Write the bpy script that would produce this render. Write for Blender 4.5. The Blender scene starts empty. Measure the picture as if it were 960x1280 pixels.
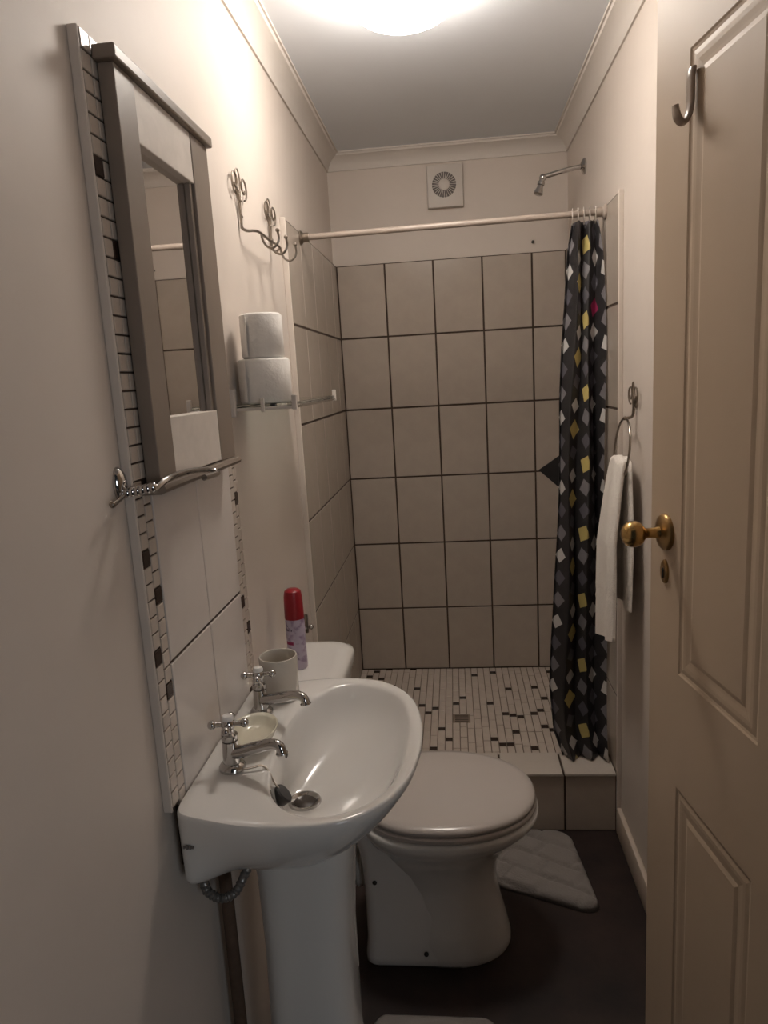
import bpy, bmesh, math, random
from mathutils import Vector, Matrix
random.seed(7)
PI = math.pi
S = bpy.context.scene
C = S.collection

# ------------------------------------------------------------------ camera
F_PX = 891.76
RT = Vector((0.99407749, 0.09286987, -0.05643689))
UP = Vector((0.03823519, 0.18723085, 0.98157153))
FW = Vector((-0.10172515, 0.97791605, -0.18257108))
cam_d = bpy.data.cameras.new('camera')
cam_d.sensor_fit = 'VERTICAL'; cam_d.sensor_height = 36.0
cam_d.lens = F_PX / 1280.0 * 36.0
cam_d.clip_start = 0.02
cam = bpy.data.objects.new('camera', cam_d); C.objects.link(cam)
M = Matrix.Identity(4)
for i in range(3):
    M[i][0] = RT[i]; M[i][1] = UP[i]; M[i][2] = -FW[i]
M.translation = Vector((0.4667, -3.1226, 1.5032))
cam.matrix_world = M
S.camera = cam

# ------------------------------------------------------------------ world, exposure, lamp strength
WORLD_COL = (0.86, 0.92, 1.0); WORLD_STR = 0.02
LAMP_COL = (1.0, 0.905, 0.81); LAMP_STR = 41.0
S.view_settings.view_transform = 'Standard'
S.view_settings.look = 'None'
S.view_settings.exposure = 0.0
S.view_settings.gamma = 1.0
S.view_settings.use_curve_mapping = False
w = bpy.data.worlds.new('assumed_dim_ambient'); S.world = w; w.use_nodes = True  # even cool ambient, assumed for the unseen corridor
bg = w.node_tree.nodes['Background']
bg.inputs[0].default_value = (*WORLD_COL, 1); bg.inputs[1].default_value = WORLD_STR

# added area light for assumed, unseen daylight beyond the open doorway on the right
fill_d = bpy.data.lights.new('assumed_corridor_fill', 'AREA'); fill_d.shape = 'RECTANGLE'; fill_d.size = .7; fill_d.size_y = 1.0
fill_d.color = (0.88, 0.94, 1.0); fill_d.energy = 9.5
fill_o = bpy.data.objects.new('assumed_corridor_fill', fill_d); C.objects.link(fill_o)
fill_o.location = (1.85, -4.6, 1.5)
fill_o.rotation_euler = (Vector((.05, -2.0, .9)) - Vector(fill_o.location)).to_track_quat('-Z', 'Y').to_euler()

# ------------------------------------------------------------------ materials
def mat(name, col, rough=0.5, metal=0.0, var=0.0, scale=8.0, bump=0.0, bscale=40.0, coat=0.0, spec=0.5, col2=None, trans=0.0, ior=1.45):
    m = bpy.data.materials.new(name); m.use_nodes = True
    nt = m.node_tree; b = nt.nodes['Principled BSDF']
    b.inputs['Base Color'].default_value = (*col, 1); b.inputs['Roughness'].default_value = rough
    b.inputs['Metallic'].default_value = metal; b.inputs['Coat Weight'].default_value = coat
    b.inputs['Specular IOR Level'].default_value = spec
    b.inputs['Transmission Weight'].default_value = trans; b.inputs['IOR'].default_value = ior
    tc = nt.nodes.new('ShaderNodeTexCoord')
    if var > 0 or col2:
        n = nt.nodes.new('ShaderNodeTexNoise'); n.inputs['Scale'].default_value = scale
        n.inputs['Detail'].default_value = 5; n.inputs['Roughness'].default_value = .6
        nt.links.new(tc.outputs['Object'], n.inputs['Vector'])
        r = nt.nodes.new('ShaderNodeValToRGB')
        c2 = col2 or tuple(min(1, c * (1 - var)) for c in col)
        r.color_ramp.elements[0].position = .32; r.color_ramp.elements[1].position = .68
        r.color_ramp.elements[0].color = (*c2, 1); r.color_ramp.elements[1].color = (*col, 1)
        nt.links.new(n.outputs['Fac'], r.inputs['Fac']); nt.links.new(r.outputs['Color'], b.inputs['Base Color'])
    if bump > 0:
        n = nt.nodes.new('ShaderNodeTexNoise'); n.inputs['Scale'].default_value = bscale
        n.inputs['Detail'].default_value = 4
        nt.links.new(tc.outputs['Object'], n.inputs['Vector'])
        bp = nt.nodes.new('ShaderNodeBump'); bp.inputs['Strength'].default_value = bump; bp.inputs['Distance'].default_value = .004
        nt.links.new(n.outputs['Fac'], bp.inputs['Height']); nt.links.new(bp.outputs['Normal'], b.inputs['Normal'])
    return m

PLASTER = mat('cream_plaster', (.67, .595, .53), .55, var=.05, scale=3, bump=.12, bscale=25)
CEIL = mat('ceiling_paint', (.80, .835, .88), .75, var=.03, scale=2)
CORN = mat('cornice_paint', (.68, .63, .58), .6)
GROUT = mat('brown_grout', (.085, .058, .042), .9, var=.3, scale=30)
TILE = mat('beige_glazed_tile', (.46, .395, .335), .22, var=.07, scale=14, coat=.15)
PTILE = mat('pale_splash_tile', (.68, .62, .575), .2, var=.04, scale=14, coat=.2)
MOSW = mat('cream_mosaic', (.60, .52, .45), .25, var=.08, scale=25)
MOSD = mat('dark_brown_mosaic', (.045, .028, .022), .25)
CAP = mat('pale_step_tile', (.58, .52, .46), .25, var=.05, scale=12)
FLOOR = mat('dark_red_brown_vinyl', (.036, .020, .016), .6, col2=(.010, .0055, .005), scale=6, bump=.1)
SKIRT = mat('skirting_paint', (.62, .53, .44), .4)
DOORM = mat('cream_door_paint', (.58, .455, .33), .5, var=.03, scale=4)
CERAM = mat('white_vitreous_china', (.74, .72, .69), .08, coat=.5)
CERAM_I = mat('cream_china', (.58, .535, .47), .25, coat=.2)
SOAPM = mat('pale_yellow_china', (.66, .62, .50), .2, coat=.3)
LIDM = mat('white_seat_plastic', (.54, .49, .455), .18)
CHROME = mat('chrome', (.50, .485, .475), .1, metal=1)
PEWTER = mat('dark_pewter_wire', (.30, .26, .22), .28, metal=1)
BRASS = mat('aged_brass', (.55, .36, .14), .22, metal=1)
BRASSD = mat('dull_brass', (.36, .23, .10), .35, metal=1)
WOODG = mat('grey_brown_painted_frame', (.235, .19, .155), .42, var=.12, scale=10)
WOODW = mat('whitewashed_wood', (.66, .60, .54), .55, var=.12, scale=22, bump=.15, bscale=30)
GLASSM = mat('mirror_glass', (.86, .84, .82), .02, metal=1)
SHGLASS = mat('shelf_glass', (.88, .95, .92), .03, trans=1.0, ior=1.45)
PAPER = mat('white_tissue_paper', (.80, .77, .73), .95, bump=.35, bscale=90)
CARD = mat('grey_cardboard', (.35, .30, .25), .9)
TOWEL = mat('white_terry_towel', (.80, .75, .69), .95, bump=.6, bscale=260)
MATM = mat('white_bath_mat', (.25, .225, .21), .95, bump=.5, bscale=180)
RUBBER = mat('black_rubber', (.03, .028, .03), .5)
DARK = mat('dark_hole', (.03, .025, .022), .6)
DRAINM = mat('tarnished_drain', (.045, .033, .026), .4)
GRATE = mat('dull_floor_drain', (.26, .20, .15), .5)
GROUTF = mat('floor_grout', (.20, .155, .12), .9, var=.2, scale=30)
PIPEW = mat('white_plastic_pipe', (.55, .53, .50), .4)
HOSEM = mat('grey_braided_hose', (.22, .21, .20), .35, metal=.6)
REDCAP = mat('red_plastic_cap', (.30, .012, .020), .3)
WHITEP = mat('white_plastic', (.62, .57, .52), .4)
FANIN = mat('grey_fan_inside', (.16, .14, .13), .6)
HOOKM = mat('beige_plastic_hook', (.40, .32, .26), .25)
RODM = mat('dull_curtain_rod', (.36, .30, .255), .3)
BLACKC = mat('black_polyester', (.010, .008, .008), .8)
CLEARR = mat('clear_plastic_ring', (.48, .43, .39), .3)
PINK = mat('magenta_print', (.30, .02, .09), .4)
DKPRINT = mat('dark_violet_print', (.10, .06, .11), .4)
GAP_SHADE = mat('gap_shade_brown', (.12, .075, .05), .7, var=.4, scale=20)  # brown that paints the shaded gap beside the pedestal

def can_mat():
    m = mat('lilac_can_print', (.50, .43, .52), .3)
    nt = m.node_tree; b = nt.nodes['Principled BSDF']
    tc = nt.nodes.new('ShaderNodeTexCoord'); n = nt.nodes.new('ShaderNodeTexNoise'); n.inputs['Scale'].default_value = 55
    nt.links.new(tc.outputs['Object'], n.inputs['Vector'])
    r = nt.nodes.new('ShaderNodeValToRGB')
    r.color_ramp.elements[0].position = .36; r.color_ramp.elements[0].color = (.30, .22, .33, 1)
    r.color_ramp.elements[1].position = .5; r.color_ramp.elements[1].color = (.52, .45, .55, 1)
    nt.links.new(n.outputs['Fac'], r.inputs['Fac']); nt.links.new(r.outputs['Color'], b.inputs['Base Color'])
    return m
CANM = can_mat()

def lamp_mat():
    m = bpy.data.materials.new('glowing_opal_glass'); m.use_nodes = True
    nt = m.node_tree; b = nt.nodes['Principled BSDF']
    b.inputs['Base Color'].default_value = (.9, .88, .85, 1)
    b.inputs['Emission Color'].default_value = (*LAMP_COL, 1)
    b.inputs['Emission Strength'].default_value = LAMP_STR
    return m
LAMPM = lamp_mat()

def curtain_mat():
    """black cloth printed with rotated squares: one square per cell, colour by column and row (repeats every 3 rows)"""
    m = bpy.data.materials.new('printed_curtain_cloth'); m.use_nodes = True
    nt = m.node_tree; b = nt.nodes['Principled BSDF']; L = nt.links.new
    b.inputs['Roughness'].default_value = .5
    def math_(op, a, c=None):
        n = nt.nodes.new('ShaderNodeMath'); n.operation = op
        for i, v in enumerate((a, c)):
            if v is None: continue
            if isinstance(v, (int, float)): n.inputs[i].default_value = v
            else: L(v, n.inputs[i])
        return n.outputs[0]
    uv = nt.nodes.new('ShaderNodeUVMap'); uv.uv_map = 'UVMap'
    sp = nt.nodes.new('ShaderNodeSeparateXYZ'); L(uv.outputs[0], sp.inputs[0])
    u = math_('DIVIDE', sp.outputs[0], .062); v0 = sp.outputs[1]
    cu = math_('FLOOR', u)
    off = math_('MULTIPLY', math_('MODULO', cu, 2), .5)
    v = math_('ADD', math_('DIVIDE', v0, .0745), off)
    cv = math_('FLOOR', v)
    cvm = math_('MODULO', math_('ADD', cv, 300), 3)
    fu = math_('SUBTRACT', math_('SUBTRACT', u, cu), .5)
    fv = math_('SUBTRACT', math_('SUBTRACT', v, cv), .5)
    cmb = nt.nodes.new('ShaderNodeCombineXYZ'); L(cu, cmb.inputs[0]); L(cvm, cmb.inputs[1])
    wn = nt.nodes.new('ShaderNodeTexWhiteNoise'); wn.noise_dimensions = '3D'; L(cmb.outputs[0], wn.inputs['Vector'])
    sc = nt.nodes.new('ShaderNodeSeparateColor'); L(wn.outputs['Color'], sc.inputs[0])
    ang = math_('ADD', math_('MULTIPLY', sc.outputs[0], .9), .35)
    ca = math_('COSINE', ang); sa = math_('SINE', ang)
    x = math_('SUBTRACT', math_('MULTIPLY', fu, ca), math_('MULTIPLY', fv, sa))
    y = math_('ADD', math_('MULTIPLY', fu, sa), math_('MULTIPLY', fv, ca))
    d = math_('MAXIMUM', math_('ABSOLUTE', x), math_('ABSOLUTE', y))
    size = math_('ADD', math_('MULTIPLY', sc.outputs[1], .07), .235)
    mask = math_('LESS_THAN', d, size)
    r = nt.nodes.new('ShaderNodeValToRGB'); r.color_ramp.interpolation = 'CONSTANT'
    els = r.color_ramp.elements
    els[0].position = 0; els[0].color = (.10, .095, .11, 1)
    els[1].position = .42; els[1].color = (.19, .18, .19, 1)
    e = els.new(.70); e.color = (.52, .50, .48, 1)
    e = els.new(.91); e.color = (.50, .40, .14, 1)
    L(sc.outputs[2], r.inputs['Fac'])
    hit = math_('MULTIPLY', math_('COMPARE', cu, 3), math_('COMPARE', cv, 23))     # one magenta square high on the cloth
    mg = nt.nodes.new('ShaderNodeMix'); mg.data_type = 'RGBA'; L(hit, mg.inputs[0]); L(r.outputs['Color'], mg.inputs[6]); mg.inputs[7].default_value = (.32, .02, .09, 1)
    mx = nt.nodes.new('ShaderNodeMix'); mx.data_type = 'RGBA'
    L(mask, mx.inputs[0]); mx.inputs[6].default_value = (.021, .019, .020, 1); L(mg.outputs[2], mx.inputs[7])
    L(mx.outputs[2], b.inputs['Base Color'])
    return m
CURT = curtain_mat()

# ------------------------------------------------------------------ mesh helpers
def box(bm, x0, x1, y0, y1, z0, z1, bev=0, seg=2):
    r = bmesh.ops.create_cube(bm, size=1.0)
    vs = r['verts']
    for v in vs:
        v.co = Vector((x0 + (v.co.x + .5) * (x1 - x0), y0 + (v.co.y + .5) * (y1 - y0), z0 + (v.co.z + .5) * (z1 - z0)))
    if bev > 0:
        es = list({e for v in vs for e in v.link_edges})
        bmesh.ops.bevel(bm, geom=es, offset=bev, segments=seg, profile=.5, affect='EDGES')
def newbox(*a, **k):
    bm = bmesh.new(); box(bm, *a, **k); return bm
def loft(bm, rings, cap0=False, cap1=False, close=True):
    rows = [[bm.verts.new(p) for p in r] for r in rings]
    n = len(rows[0])
    for a, b in zip(rows, rows[1:]):
        for i in range(n if close else n - 1):
            j = (i + 1) % n
            bm.faces.new((a[i], a[j], b[j], b[i]))
    if cap0: bm.faces.new(list(reversed(rows[0])))
    if cap1: bm.faces.new(rows[-1])
    return rows
def frame_for(axis):
    a = Vector(axis).normalized()
    h = Vector((0, 0, 1)) if abs(a.z) < .9 else Vector((1, 0, 0))
    u = a.cross(h).normalized(); v = a.cross(u).normalized()
    return a, u, v
def lathe(bm, origin, axis, prof, n=24, cap0=True, cap1=True):
    """prof = [(distance along axis, radius)]"""
    a, u, v = frame_for(axis); o = Vector(origin)
    rings = [[o + a * h + (u * math.cos(2 * PI * k / n) + v * math.sin(2 * PI * k / n)) * max(r, 1e-5) for k in range(n)] for h, r in prof]
    loft(bm, rings, cap0, cap1)
def crom(pts, n=8, closed=False):
    P = [Vector(p) for p in pts]; out = []
    N = len(P); rng = range(N if closed else N - 1)
    for i in rng:
        if closed: p0, p1, p2, p3 = P[(i - 1) % N], P[i], P[(i + 1) % N], P[(i + 2) % N]
        else: p0, p1, p2, p3 = P[max(i - 1, 0)], P[i], P[i + 1], P[min(i + 2, N - 1)]
        for k in range(n):
            t = k / n
            out.append(.5 * ((2 * p1) + (p2 - p0) * t + (2 * p0 - 5 * p1 + 4 * p2 - p3) * t * t + (3 * p1 - p0 - 3 * p2 + p3) * t ** 3))
    if not closed: out.append(P[-1].copy())
    return out
def tube(bm, pts, r, n=10, smooth=0, closed=False, rad=None):
    P = crom(pts, smooth, closed) if smooth else [Vector(p) for p in pts]
    N = len(P); rings = []
    prev = None
    for i, p in enumerate(P):
        if closed: t = P[(i + 1) % N] - P[i - 1]
        else: t = P[min(i + 1, N - 1)] - P[max(i - 1, 0)]
        t = t.normalized() if t.length > 1e-9 else Vector((0, 0, 1))
        if prev is None: _, u, v = frame_for(t)
        else:
            u = prev - t * prev.dot(t); u = u.normalized() if u.length > 1e-6 else frame_for(t)[1]
            v = t.cross(u)
        prev = u
        rr = rad(i / max(1, N - 1)) if rad else r
        rings.append([p + (u * math.cos(2 * PI * k / n) + v * math.sin(2 * PI * k / n)) * rr for k in range(n)])
    if closed: rings.append(rings[0])
    if closed:
        rows = [[bm.verts.new(q) for q in rg] for rg in rings[:-1]]; rows.append(rows[0])
        for a, b in zip(rows, rows[1:]):
            for i in range(n): bm.faces.new((a[i], a[(i + 1) % n], b[(i + 1) % n], b[i]))
    else: loft(bm, rings, True, True)
def ball(bm, c, r, seg=16, sx=1, sy=1, sz=1):
    res = bmesh.ops.create_uvsphere(bm, u_segments=seg, v_segments=seg // 2, radius=r)
    for v in res['verts']: v.co = Vector((v.co.x * sx + c[0], v.co.y * sy + c[1], v.co.z * sz + c[2]))

OFF = {}
def link(o):
    C.objects.link(o); return o
def obj(name, bm, m, parent=None, smooth=False, local=False, sub=0, label=None, angle=None):
    off = Vector((0, 0, 0)) if (parent is None or local) else OFF.get(parent.name, Vector((0, 0, 0)))
    if off.length > 0: bmesh.ops.translate(bm, verts=bm.verts, vec=-off)
    bmesh.ops.recalc_face_normals(bm, faces=bm.faces)
    me = bpy.data.meshes.new(name); bm.to_mesh(me); bm.free()
    me.materials.append(m)
    if smooth:
        for p in me.polygons: p.use_smooth = True
        me.set_sharp_from_angle(angle=math.radians(angle or 40))
    o = link(bpy.data.objects.new(name, me))
    if parent is not None:
        o.parent = parent; OFF[o.name] = off
    if sub:
        md = o.modifiers.new('subdivision', 'SUBSURF'); md.levels = sub; md.render_levels = sub
    if label: o['label'] = label
    return o
def thing(name, label, cat, loc=(0, 0, 0), rotz=0, group=None):
    o = link(bpy.data.objects.new(name, None)); o.empty_display_size = .05
    o.location = loc; o.rotation_euler = (0, 0, rotz)
    o['label'] = label; o['category'] = cat
    if group: o['group'] = group
    OFF[o.name] = Vector(loc)
    return o
def tag(o, label, cat, group=None):
    o['label'] = label; o['category'] = cat
    if group: o['group'] = group
    return o
def struct(name, bm, m, label=None, cat=None, **k):
    o = obj(name, bm, m, **k); o['kind'] = 'structure'
    if label: o['label'] = label
    if cat: o['category'] = cat
    return o

# tiles: shared meshes, placed by instance objects with thickness along local +z
TM = {}
def tile_mesh(w_, h_, t, bev, m, name):
    key = (round(w_, 4), round(h_, 4), round(t, 4), m.name)
    if key in TM: return TM[key]
    bm = bmesh.new(); box(bm, -w_ / 2, w_ / 2, -h_ / 2, h_ / 2, -t, 0)
    top = [e for e in bm.edges if all(abs(v.co.z) < 1e-6 for v in e.verts)]
    bmesh.ops.bevel(bm, geom=top, offset=bev, segments=1, affect='EDGES')
    me = bpy.data.meshes.new(name); bmesh.ops.recalc_face_normals(bm, faces=bm.faces); bm.to_mesh(me); bm.free()
    me.materials.append(m); TM[key] = me
    return me
RB = Matrix(((1, 0, 0), (0, 0, -1), (0, 1, 0))).to_4x4()          # back wall: x right, y up, normal -Y
RL = Matrix(((0, 0, 1), (1, 0, 0), (0, 1, 0))).to_4x4()           # left wall: x along +Y, y up, normal +X
RR = Matrix(((0, 0, -1), (-1, 0, 0), (0, 1, 0))).to_4x4()         # right wall: normal -X
RF = Matrix.Identity(4)                                           # floor: normal +Z
def put_tile(parent, me, pos, rot, name='tile', jit=.0006):
    o = link(bpy.data.objects.new(name, me)); o.parent = parent
    n = Vector((rot[0][2], rot[1][2], rot[2][2]))
    p = Vector(pos) + n * random.uniform(-jit, jit) - OFF.get(parent.name, Vector((0, 0, 0)))
    o.matrix_local = Matrix.Translation(p) @ rot
    return o

# ------------------------------------------------------------------ room shell
W = .949; YS = -.952; YF = -2.70; H = 2.42; PL = -.016; PR = W + .013
RZ = [1.981, 1.681, 1.378, 1.074, .774, .47, .175]
floor = struct('floor', newbox(-.6, 1.6, -4.2, .15, -.1, 0), FLOOR)
ceiling = struct('ceiling', newbox(-.12, 1.1, YF - .1, .12, H, H + .1), CEIL)
wall_left = struct('wall_left', newbox(PL - .1, PL, YF - .1, .12, 0, H + .05), PLASTER)
wall_right = struct('wall_right', newbox(PR, PR + .1, YF - .1, .12, 0, H + .05), PLASTER)
wall_back = struct('wall_back', newbox(PL - .1, PR + .1, .012, .112, 0, H + .05), PLASTER)
bm = bmesh.new()
box(bm, PL - .1, .085, YF - .1, YF, 0, H + .05); box(bm, .905, PR + .1, YF - .1, YF, 0, H + .05); box(bm, .085, .905, YF - .1, YF, 2.08, H + .05)
wall_front = struct('wall_front', bm, PLASTER)

def cove(p0, p1, inward, name):
    """cornice strip along p0-p1 (wall line at ceiling), hanging .06 and reaching .055 inward"""
    p0 = Vector(p0); p1 = Vector(p1); iv = Vector(inward)
    prof = [(0, -.062), (.006, -.062), (.008, -.055), (.013, -.042), (.022, -.029), (.034, -.02), (.046, -.014), (.049, -.013), (.052, -.006), (.058, -.006), (.058, 0), (0, 0)]
    bm = bmesh.new()
    loft(bm, [[p + iv * a + Vector((0, 0, b)) for a, b in prof] for p in (p0, p1)], True, True)
    return struct(name, bm, CORN, smooth=True, angle=30)
cove((PL, YF, H), (PL, .012, H), (1, 0, 0), 'trim_1')
cove((PR, YF, H), (PR, .012, H), (-1, 0, 0), 'trim_2')
cove((PL, .012, H), (PR, .012, H), (0, -1, 0), 'trim_3')

# back wall tiles
G = .0035
obj('tile_bed', newbox(PL, PR, -.0, .013, .17, RZ[0]), GROUT, wall_back)
for r in range(6):
    z0, z1 = RZ[r + 1], RZ[r]
    for c in range(5):
        x0 = .203 * c; x1 = min(.203 * (c + 1), W)
        me = tile_mesh(x1 - x0 - 2 * G, z1 - z0 - 2 * G, .006, .0012, TILE, 'tile')
        put_tile(wall_back, me, ((x0 + x1) / 2, -.005, (z0 + z1) / 2), RB)
# shower left and right wall tiles
for side, parent in (('l', wall_left), ('r', wall_right)):
    ys = [YS + .203 * k for k in range(5)] + [-.006]
    x = (PL, -.002) if side == 'l' else (W + .002, PR)
    obj('tile_bed', newbox(x[0], x[1], YS + .004, 0, .17, RZ[0]), GROUT, parent)
    e = (PL, .001) if side == 'l' else (W - .001, PR)
    obj('tile_edge', newbox(e[0], e[1], YS - .004, YS + .004, 0, RZ[0] + .004, bev=.002), PLASTER, parent, label='pale plastered edge of the shower tiling')
    for r in range(6):
        z0, z1 = RZ[r + 1], RZ[r]
        for c in range(5):
            y0, y1 = ys[c], ys[c + 1]
            me = tile_mesh(y1 - y0 - .004, z1 - z0 - 2 * G, .006, .0012, TILE, 'tile')
            put_tile(parent, me, (0 if side == 'l' else W, (y0 + y1) / 2, (z0 + z1) / 2), RL if side == 'l' else RR)
# splash panel behind the basin and mirror
PY = (-2.130, -2.077, -1.885, -1.691, -1.640)
obj('tile_bed', newbox(PL, -.0035, PY[0] + .002, PY[4], .845, 1.979), GROUT, wall_left)
obj('tile_bed', newbox(PL, -.0035, -2.09, -1.66, .72, .845), GROUT, wall_left)
obj('tile_edge', newbox(PL, -.001, PY[0] - .005, PY[0], .845, 1.981, bev=.002), PLASTER, wall_left, label='pale plastered edge of the mosaic border')
for (z0, z1) in ((.80, 1.074), (1.074, 1.378), (1.378, 1.681), (1.681, 1.981)):
    for (y0, y1) in ((PY[1], PY[2]), (PY[2], PY[3])):
        me = tile_mesh(y1 - y0 - .004, z1 - z0 - .006, .006, .0012, PTILE, 'tile')
        put_tile(wall_left, me, (0, (y0 + y1) / 2, (z0 + z1) / 2), RL)
darkz = {0: (1.80, 1.235, 1.105, 1.52), 1: (1.70, 1.17, 1.04), 2: (1.33,), 3: (1.28, 1.09, 1.02)}
dark_left = {0: [1.815, 1.245, 1.095], 1: [1.70, 1.195, 1.040]}
dark_right = {0: [1.035], 1: [1.275, 0.975]}
p = .0263
for s_, (ya, yb), dk in ((0, (PY[0], PY[1]), dark_left), (1, (PY[3], PY[4]), dark_right)):
    wcol = (yb - ya) / 2
    for c in range(2):
        yc = ya + wcol * (c + .5)
        for k in range(45):
            zc = 1.981 - p * (k + .5)
            if k > 22 and c == 1: zc -= p * .5
            if zc < .845: continue
            d = any(abs(zc - q) < p * .5 for q in dk[c])
            me = tile_mesh(wcol - .003, p - .0028, .006, .001, MOSD if d else MOSW, 'mosaic_tile')
            o = put_tile(wall_left, me, (-.0005, yc, zc), RL, 'mosaic_tile', .0003)
            if d: o['label'] = 'dark brown mosaic tile'

# skirting along the right wall
struct('baseboard_right', newbox(PR - .016, PR, YF, YS - .008, 0, .092, bev=.004), SKIRT, smooth=True)

# shower step and shower floor
YI = -.822
step = thing('shower_step', 'low shower step faced with beige tiles under the hanging curtain', 'step', (.47, (YS + YI) / 2, 0))
obj('core', newbox(.0, W, YS + .008, YI, 0, .202), GROUT, step)
jx = [0.0, .175, .378, .581, .784, W]
for a, b in zip(jx, jx[1:]):
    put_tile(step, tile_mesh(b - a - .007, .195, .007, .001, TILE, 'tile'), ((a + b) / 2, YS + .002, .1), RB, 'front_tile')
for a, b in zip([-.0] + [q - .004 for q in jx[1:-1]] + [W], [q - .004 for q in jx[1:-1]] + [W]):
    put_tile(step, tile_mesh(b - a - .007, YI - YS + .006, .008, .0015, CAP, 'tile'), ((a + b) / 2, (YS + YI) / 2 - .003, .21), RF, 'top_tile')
sfloor = struct('floor_shower', newbox(0, W, YI, .0, 0, .1715), GROUTF)
random.seed(21)
cw = W / 34; unit = .0268
spots = []
for c in range(34):
    y = YI + random.choice((0, 1, 2)) * unit * .5 - unit
    x = cw * (c + .5); run = False
    while y < 0:
        dk = random.random() < .24 and not run
        run = dk
        ln = unit if dk else unit * random.choice((3, 4, 5))
        y0 = max(y, YI); y1 = min(y + ln, -.006)
        if y1 - y0 > .008: spots.append((x, y0, y1, dk))
        y += ln
spots.sort(key=lambda q: (not q[3], q[1] + abs(q[0] - .55) * .3))
def in_view(s): return s[0] > .28 - .05 * (s[1] + .8) and s[0] < .86
vis = [s for s in spots if in_view(s)]; hid = [s for s in spots if not in_view(s)]
tail = vis[295:] + hid; vis = vis[:295]
for (x, y0, y1, dk) in vis:
    me = tile_mesh(cw - .0028, round(y1 - y0, 3) - .0028, .005, .0008, MOSD if dk else MOSW, 'mosaic_tile')
    o = put_tile(sfloor, me, (x, (y0 + y1) / 2, .175), RF, 'mosaic_tile', .0003)
    if dk: o['label'] = 'dark brown mosaic tile'
for dk, m in ((False, MOSW), (True, MOSD)):
    bm = bmesh.new()
    for (x, y0, y1, d) in tail:
        if d == dk: box(bm, x - cw / 2 + .0014, x + cw / 2 - .0014, y0 + .0014, y1 - .0014, .170, .175)
    o = obj('mosaic_tile', bm, m, sfloor); o['kind'] = 'stuff'
bm = bmesh.new()
box(bm, .42, .488, -.535, -.465, .172, .1762, bev=.001)
dr = obj('floor_drain', bm, GRATE); tag(dr, 'small square metal drain in the mosaic shower floor', 'drain')
bm = bmesh.new()
for k in range(5): box(bm, .428, .480, -.526 + .012 * k, -.521 + .012 * k, .1760, .1766)
obj('slot', bm, DRAINM, dr)

# ------------------------------------------------------------------ ceiling lamp
lc = Vector((.388, -1.30, H))
lamp = thing('ceiling_lamp', 'glowing round white dome lamp on the ceiling', 'lamp', lc)
bm = bmesh.new(); lathe(bm, lc, (0, 0, -1), [(0, .082), (.012, .082), (.016, .078)], 40)
obj('base_ring', bm, WHITEP, lamp, smooth=True)
bm = bmesh.new()
lathe(bm, lc, (0, 0, -1), [(.014, .072), (.030, .100), (.048, .120)] + [(.062 + .054 * math.sin(a), .127 * math.cos(a)) for a in [PI / 2 * k / 10 for k in range(0, 11)]], 40, cap0=True, cap1=False)
obj('dome', bm, LAMPM, lamp, smooth=True)

# ------------------------------------------------------------------ extractor fan
fan = thing('extractor_fan', 'small square white extractor fan high on the back wall', 'fan', (.469, .012, 2.263))
bm = bmesh.new(); box(bm, .396, .542, -.016, .012, 2.18, 2.345, bev=.005)
obj('housing', bm, WHITEP, fan, smooth=True)
fc = Vector((.465, -.016, 2.266))
bm = bmesh.new(); lathe(bm, fc + Vector((0, .002, 0)), (0, -1, 0), [(0, .049), (.003, .049)], 36)
obj('opening', bm, FANIN, fan, label='dark round opening behind the grille')
bm = bmesh.new()
lathe(bm, fc, (0, -1, 0), [(0, .022), (.006, .022), (.009, .018), (.010, 0)], 28, cap1=False)
for k in range(28):
    a = 2 * PI * k / 28
    d = Vector((math.cos(a), 0, math.sin(a)))
    tube(bm, [fc + d * .02 + Vector((0, -.005, 0)), fc + d * .05 + Vector((0, -.004, 0))], .0013, 5)
obj('grille', bm, WHITEP, fan, smooth=True)
bm = bmesh.new(); lathe(bm, (.818, -.0, 2.023), (0, -1, 0), [(-.012, .005), (.004, .005), (.006, .003)], 12)
tag(obj('wall_plug', bm, DARK), 'tiny dark screw plug on the back wall above the tiles', 'screw')

# ------------------------------------------------------------------ shower arm
sh = thing('wall_shower', 'chrome wall shower with a bent arm, high on the right wall', 'shower', (W, -.373, 2.20))
bm = bmesh.new(); lathe(bm, (PR, -.373, 2.20), (-1, 0, 0), [(0, .027), (.006, .027), (.012, .02), (.016, .012)], 24)
obj('wall_flange', bm, CHROME, sh, smooth=True)
bm = bmesh.new(); tube(bm, [(PR - .01, -.373, 2.20), (.90, -.373, 2.193), (.85, -.373, 2.183), (.818, -.373, 2.176)], .0085, 12, 4)
obj('arm', bm, CHROME, sh, smooth=True)
bm = bmesh.new(); ball(bm, (.815, -.373, 2.174), .0125)
ax = Vector((-.34, -.1, -1)).normalized(); o_ = Vector((.815, -.373, 2.174))
lathe(bm, o_, ax, [(0, .009), (.015, .010), (.017, .013), (.027, .013), (.029, .010), (.036, .011), (.05, .0155), (.058, .017), (.06, .014)], 24)
obj('rose', bm, CHROME, sh, smooth=True)

# ------------------------------------------------------------------ curtain rod and shower curtain
rod = thing('curtain_rod', 'slim dull beige curtain rod spanning the shower opening', 'rod', (.47, -.765, 1.963))
yl, yr = -.748, -.782
bm = bmesh.new(); tube(bm, [(.0, yl, 1.963), (W, yr, 1.963)], .0095, 16); obj('tube', bm, RODM, rod, smooth=True)
for x_, y_, d in ((0, yl, 1), (W, yr, -1)):
    bm = bmesh.new(); lathe(bm, (x_, y_, 1.963), (d, 0, 0), [(0, .022), (.005, .022), (.012, .0145), (.03, .0145)], 20)
    obj('socket', bm, PEWTER if d > 0 else RODM, rod, smooth=True)

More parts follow.
